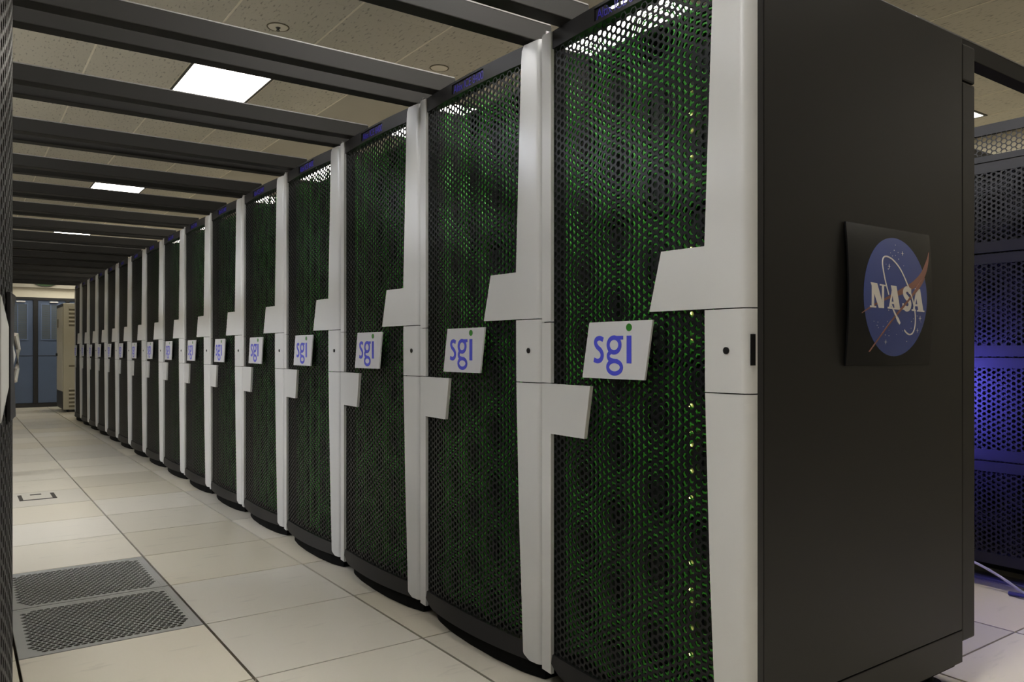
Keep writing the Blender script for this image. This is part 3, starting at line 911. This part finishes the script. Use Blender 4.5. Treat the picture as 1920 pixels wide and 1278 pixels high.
for x in (X0+0.08, X1-0.08):
    for y in (Y0+0.08, Y1-0.08):
        cobj('caster', MB().cyl((x-0.015, y, 0.022), (1, 0, 0), 0.022, 0.03, 14).box(x-0.02, x+0.02, y-0.02, y+0.02, 0.03, 0.05), 'rubber')

# green round sign and small lamp above the doors
sg = empty('round_sign', (1.36, P_END-0.075, 2.58)); tag(sg, 'dark green round sign on the back wall above the blue doors', 'sign')
obj('disc', MB().cyl((0, 0, 0), (0, 1, 0), 0.34, 0.015, 40).mesh('disc', 'sign_green', smooth=True), sg)
obj('rim', MB().tube([(0.345*math.cos(2*math.pi*k/40), 0.004, 0.345*math.sin(2*math.pi*k/40)) for k in range(41)], 0.006, 6).mesh('rim', 'frame_black'), sg)

# ---------------------------------------------------------------- row on the right lit by the unseen blue lamp
RP = 3.74
hdr = MB()
flat = lambda u, h, d: (u, d, h)
hexmesh(hdr, -0.385, 0.39, 1.905, 2.012, 0.0231, 0.80, 0.002, flat)
hdr.box(-HW, HW, -0.001, 0.02, 2.005, 2.050); hdr.box(-HW, HW, -0.001, 0.02, 1.885, 1.912)
hdr.box(-HW, -0.372, -0.001, 0.02, 1.885, 2.05); hdr.box(0.372, HW, -0.001, 0.02, 1.885, 2.05)
HDR = hdr.mesh('header_grille', 'row_black')
def panel(h0, h1):
    m = MB()
    hexmesh(m, -0.385, 0.39, h0+0.030, h1-0.030, 0.0231, 0.66, 0.003, flat)
    m.box(-HW+0.002, HW-0.002, -0.002, 0.02, h0, h0+0.048); m.box(-HW+0.002, HW-0.002, -0.002, 0.02, h1-0.044, h1)
    m.box(-HW+0.002, -0.365, -0.002, 0.02, h0, h1); m.box(0.365, HW-0.002, -0.002, 0.02, h0, h1)
    return m.mesh('perforated_panel', 'row_black')
PAN = [panel(a, b) for a, b in ((0.105, 0.555), (0.562, 1.015), (1.022, 1.475), (1.482, 1.880))]
i2 = MB(); hexmesh(i2, -0.385, 0.39, 0.11, 1.88, 0.0205, 0.72, 0.002, lambda u, h, d: (u, 0.022+d, h))
I2 = i2.raw('inner_screen', 'row_black')
B2 = MB().box(-HW+0.01, HW-0.01, 0.10, 0.80, 0.06, 1.86).mesh('cabinet_body', 'void_black')
S2 = [MB().box(s*HW-0.008 if s > 0 else -HW, HW if s > 0 else -HW+0.008, 0.02, 0.8, 0.06, 2.05).mesh('side_panel', 'panel_grey') for s in (-1, 1)]
def row_rack():
    r = empty('perforated_rack', (0, 0, 0))
    obj('header_grille', HDR, r); obj('inner_screen', I2, r); obj('cabinet_body', B2, r)
    for p in PAN: obj('perforated_panel', p, r)
    for s in S2: obj('side_panel', s, r)
    for x in (-0.32, 0.32):
        for y in (0.08, 0.70):
            f = obj('foot', foot, r); f.location = (x, y, 0)
    return r
r0 = row_rack()
for i in range(4):
    r = r0 if i == 0 else copy_tree(r0)
    r.location = (RP, T0-0.10+W*(i+0.5), 0); r.rotation_euler = (0, 0, -math.pi/2)
    tag(r, 'black perforated rack at the right edge, glowing with blue light' if i == 0 else '%s perforated rack of the right row, hidden behind the emblem rack' % ORD[i],
        'server rack', 'perforated racks in the right row')
tag(obj('floor_strip', MB().box(3.84, 3.94, 0.3, 4.2, 0.0, 0.012).mesh('floor_strip', 'strip_metal', bevel=0.002)), 'grey metal floor strip along the base of the blue-lit rack', 'strip')
def arc(p, q, h, n=14):
    return [(p[0]+(q[0]-p[0])*k/n, p[1]+(q[1]-p[1])*k/n, p[2]+(q[2]-p[2])*k/n+h*math.sin(math.pi*k/n)) for k in range(n+1)]
tag(obj('cable', MB().tube(arc((3.715, 1.72, 0.115), (3.710, 1.46, 0.007), 0.012), 0.006, 8).mesh('cable', 'cable_grey', smooth=True)), 'pale grey cable curving down to the floor under the blue-lit rack', 'cable')
tag(obj('cable', MB().tube(arc((3.680, 1.52, 0.010), (3.660, 1.36, 0.010), 0.004), 0.009, 8).mesh('cable', 'cable_blue', smooth=True)), 'dark blue cable on the floor strip under the blue-lit rack', 'cable')
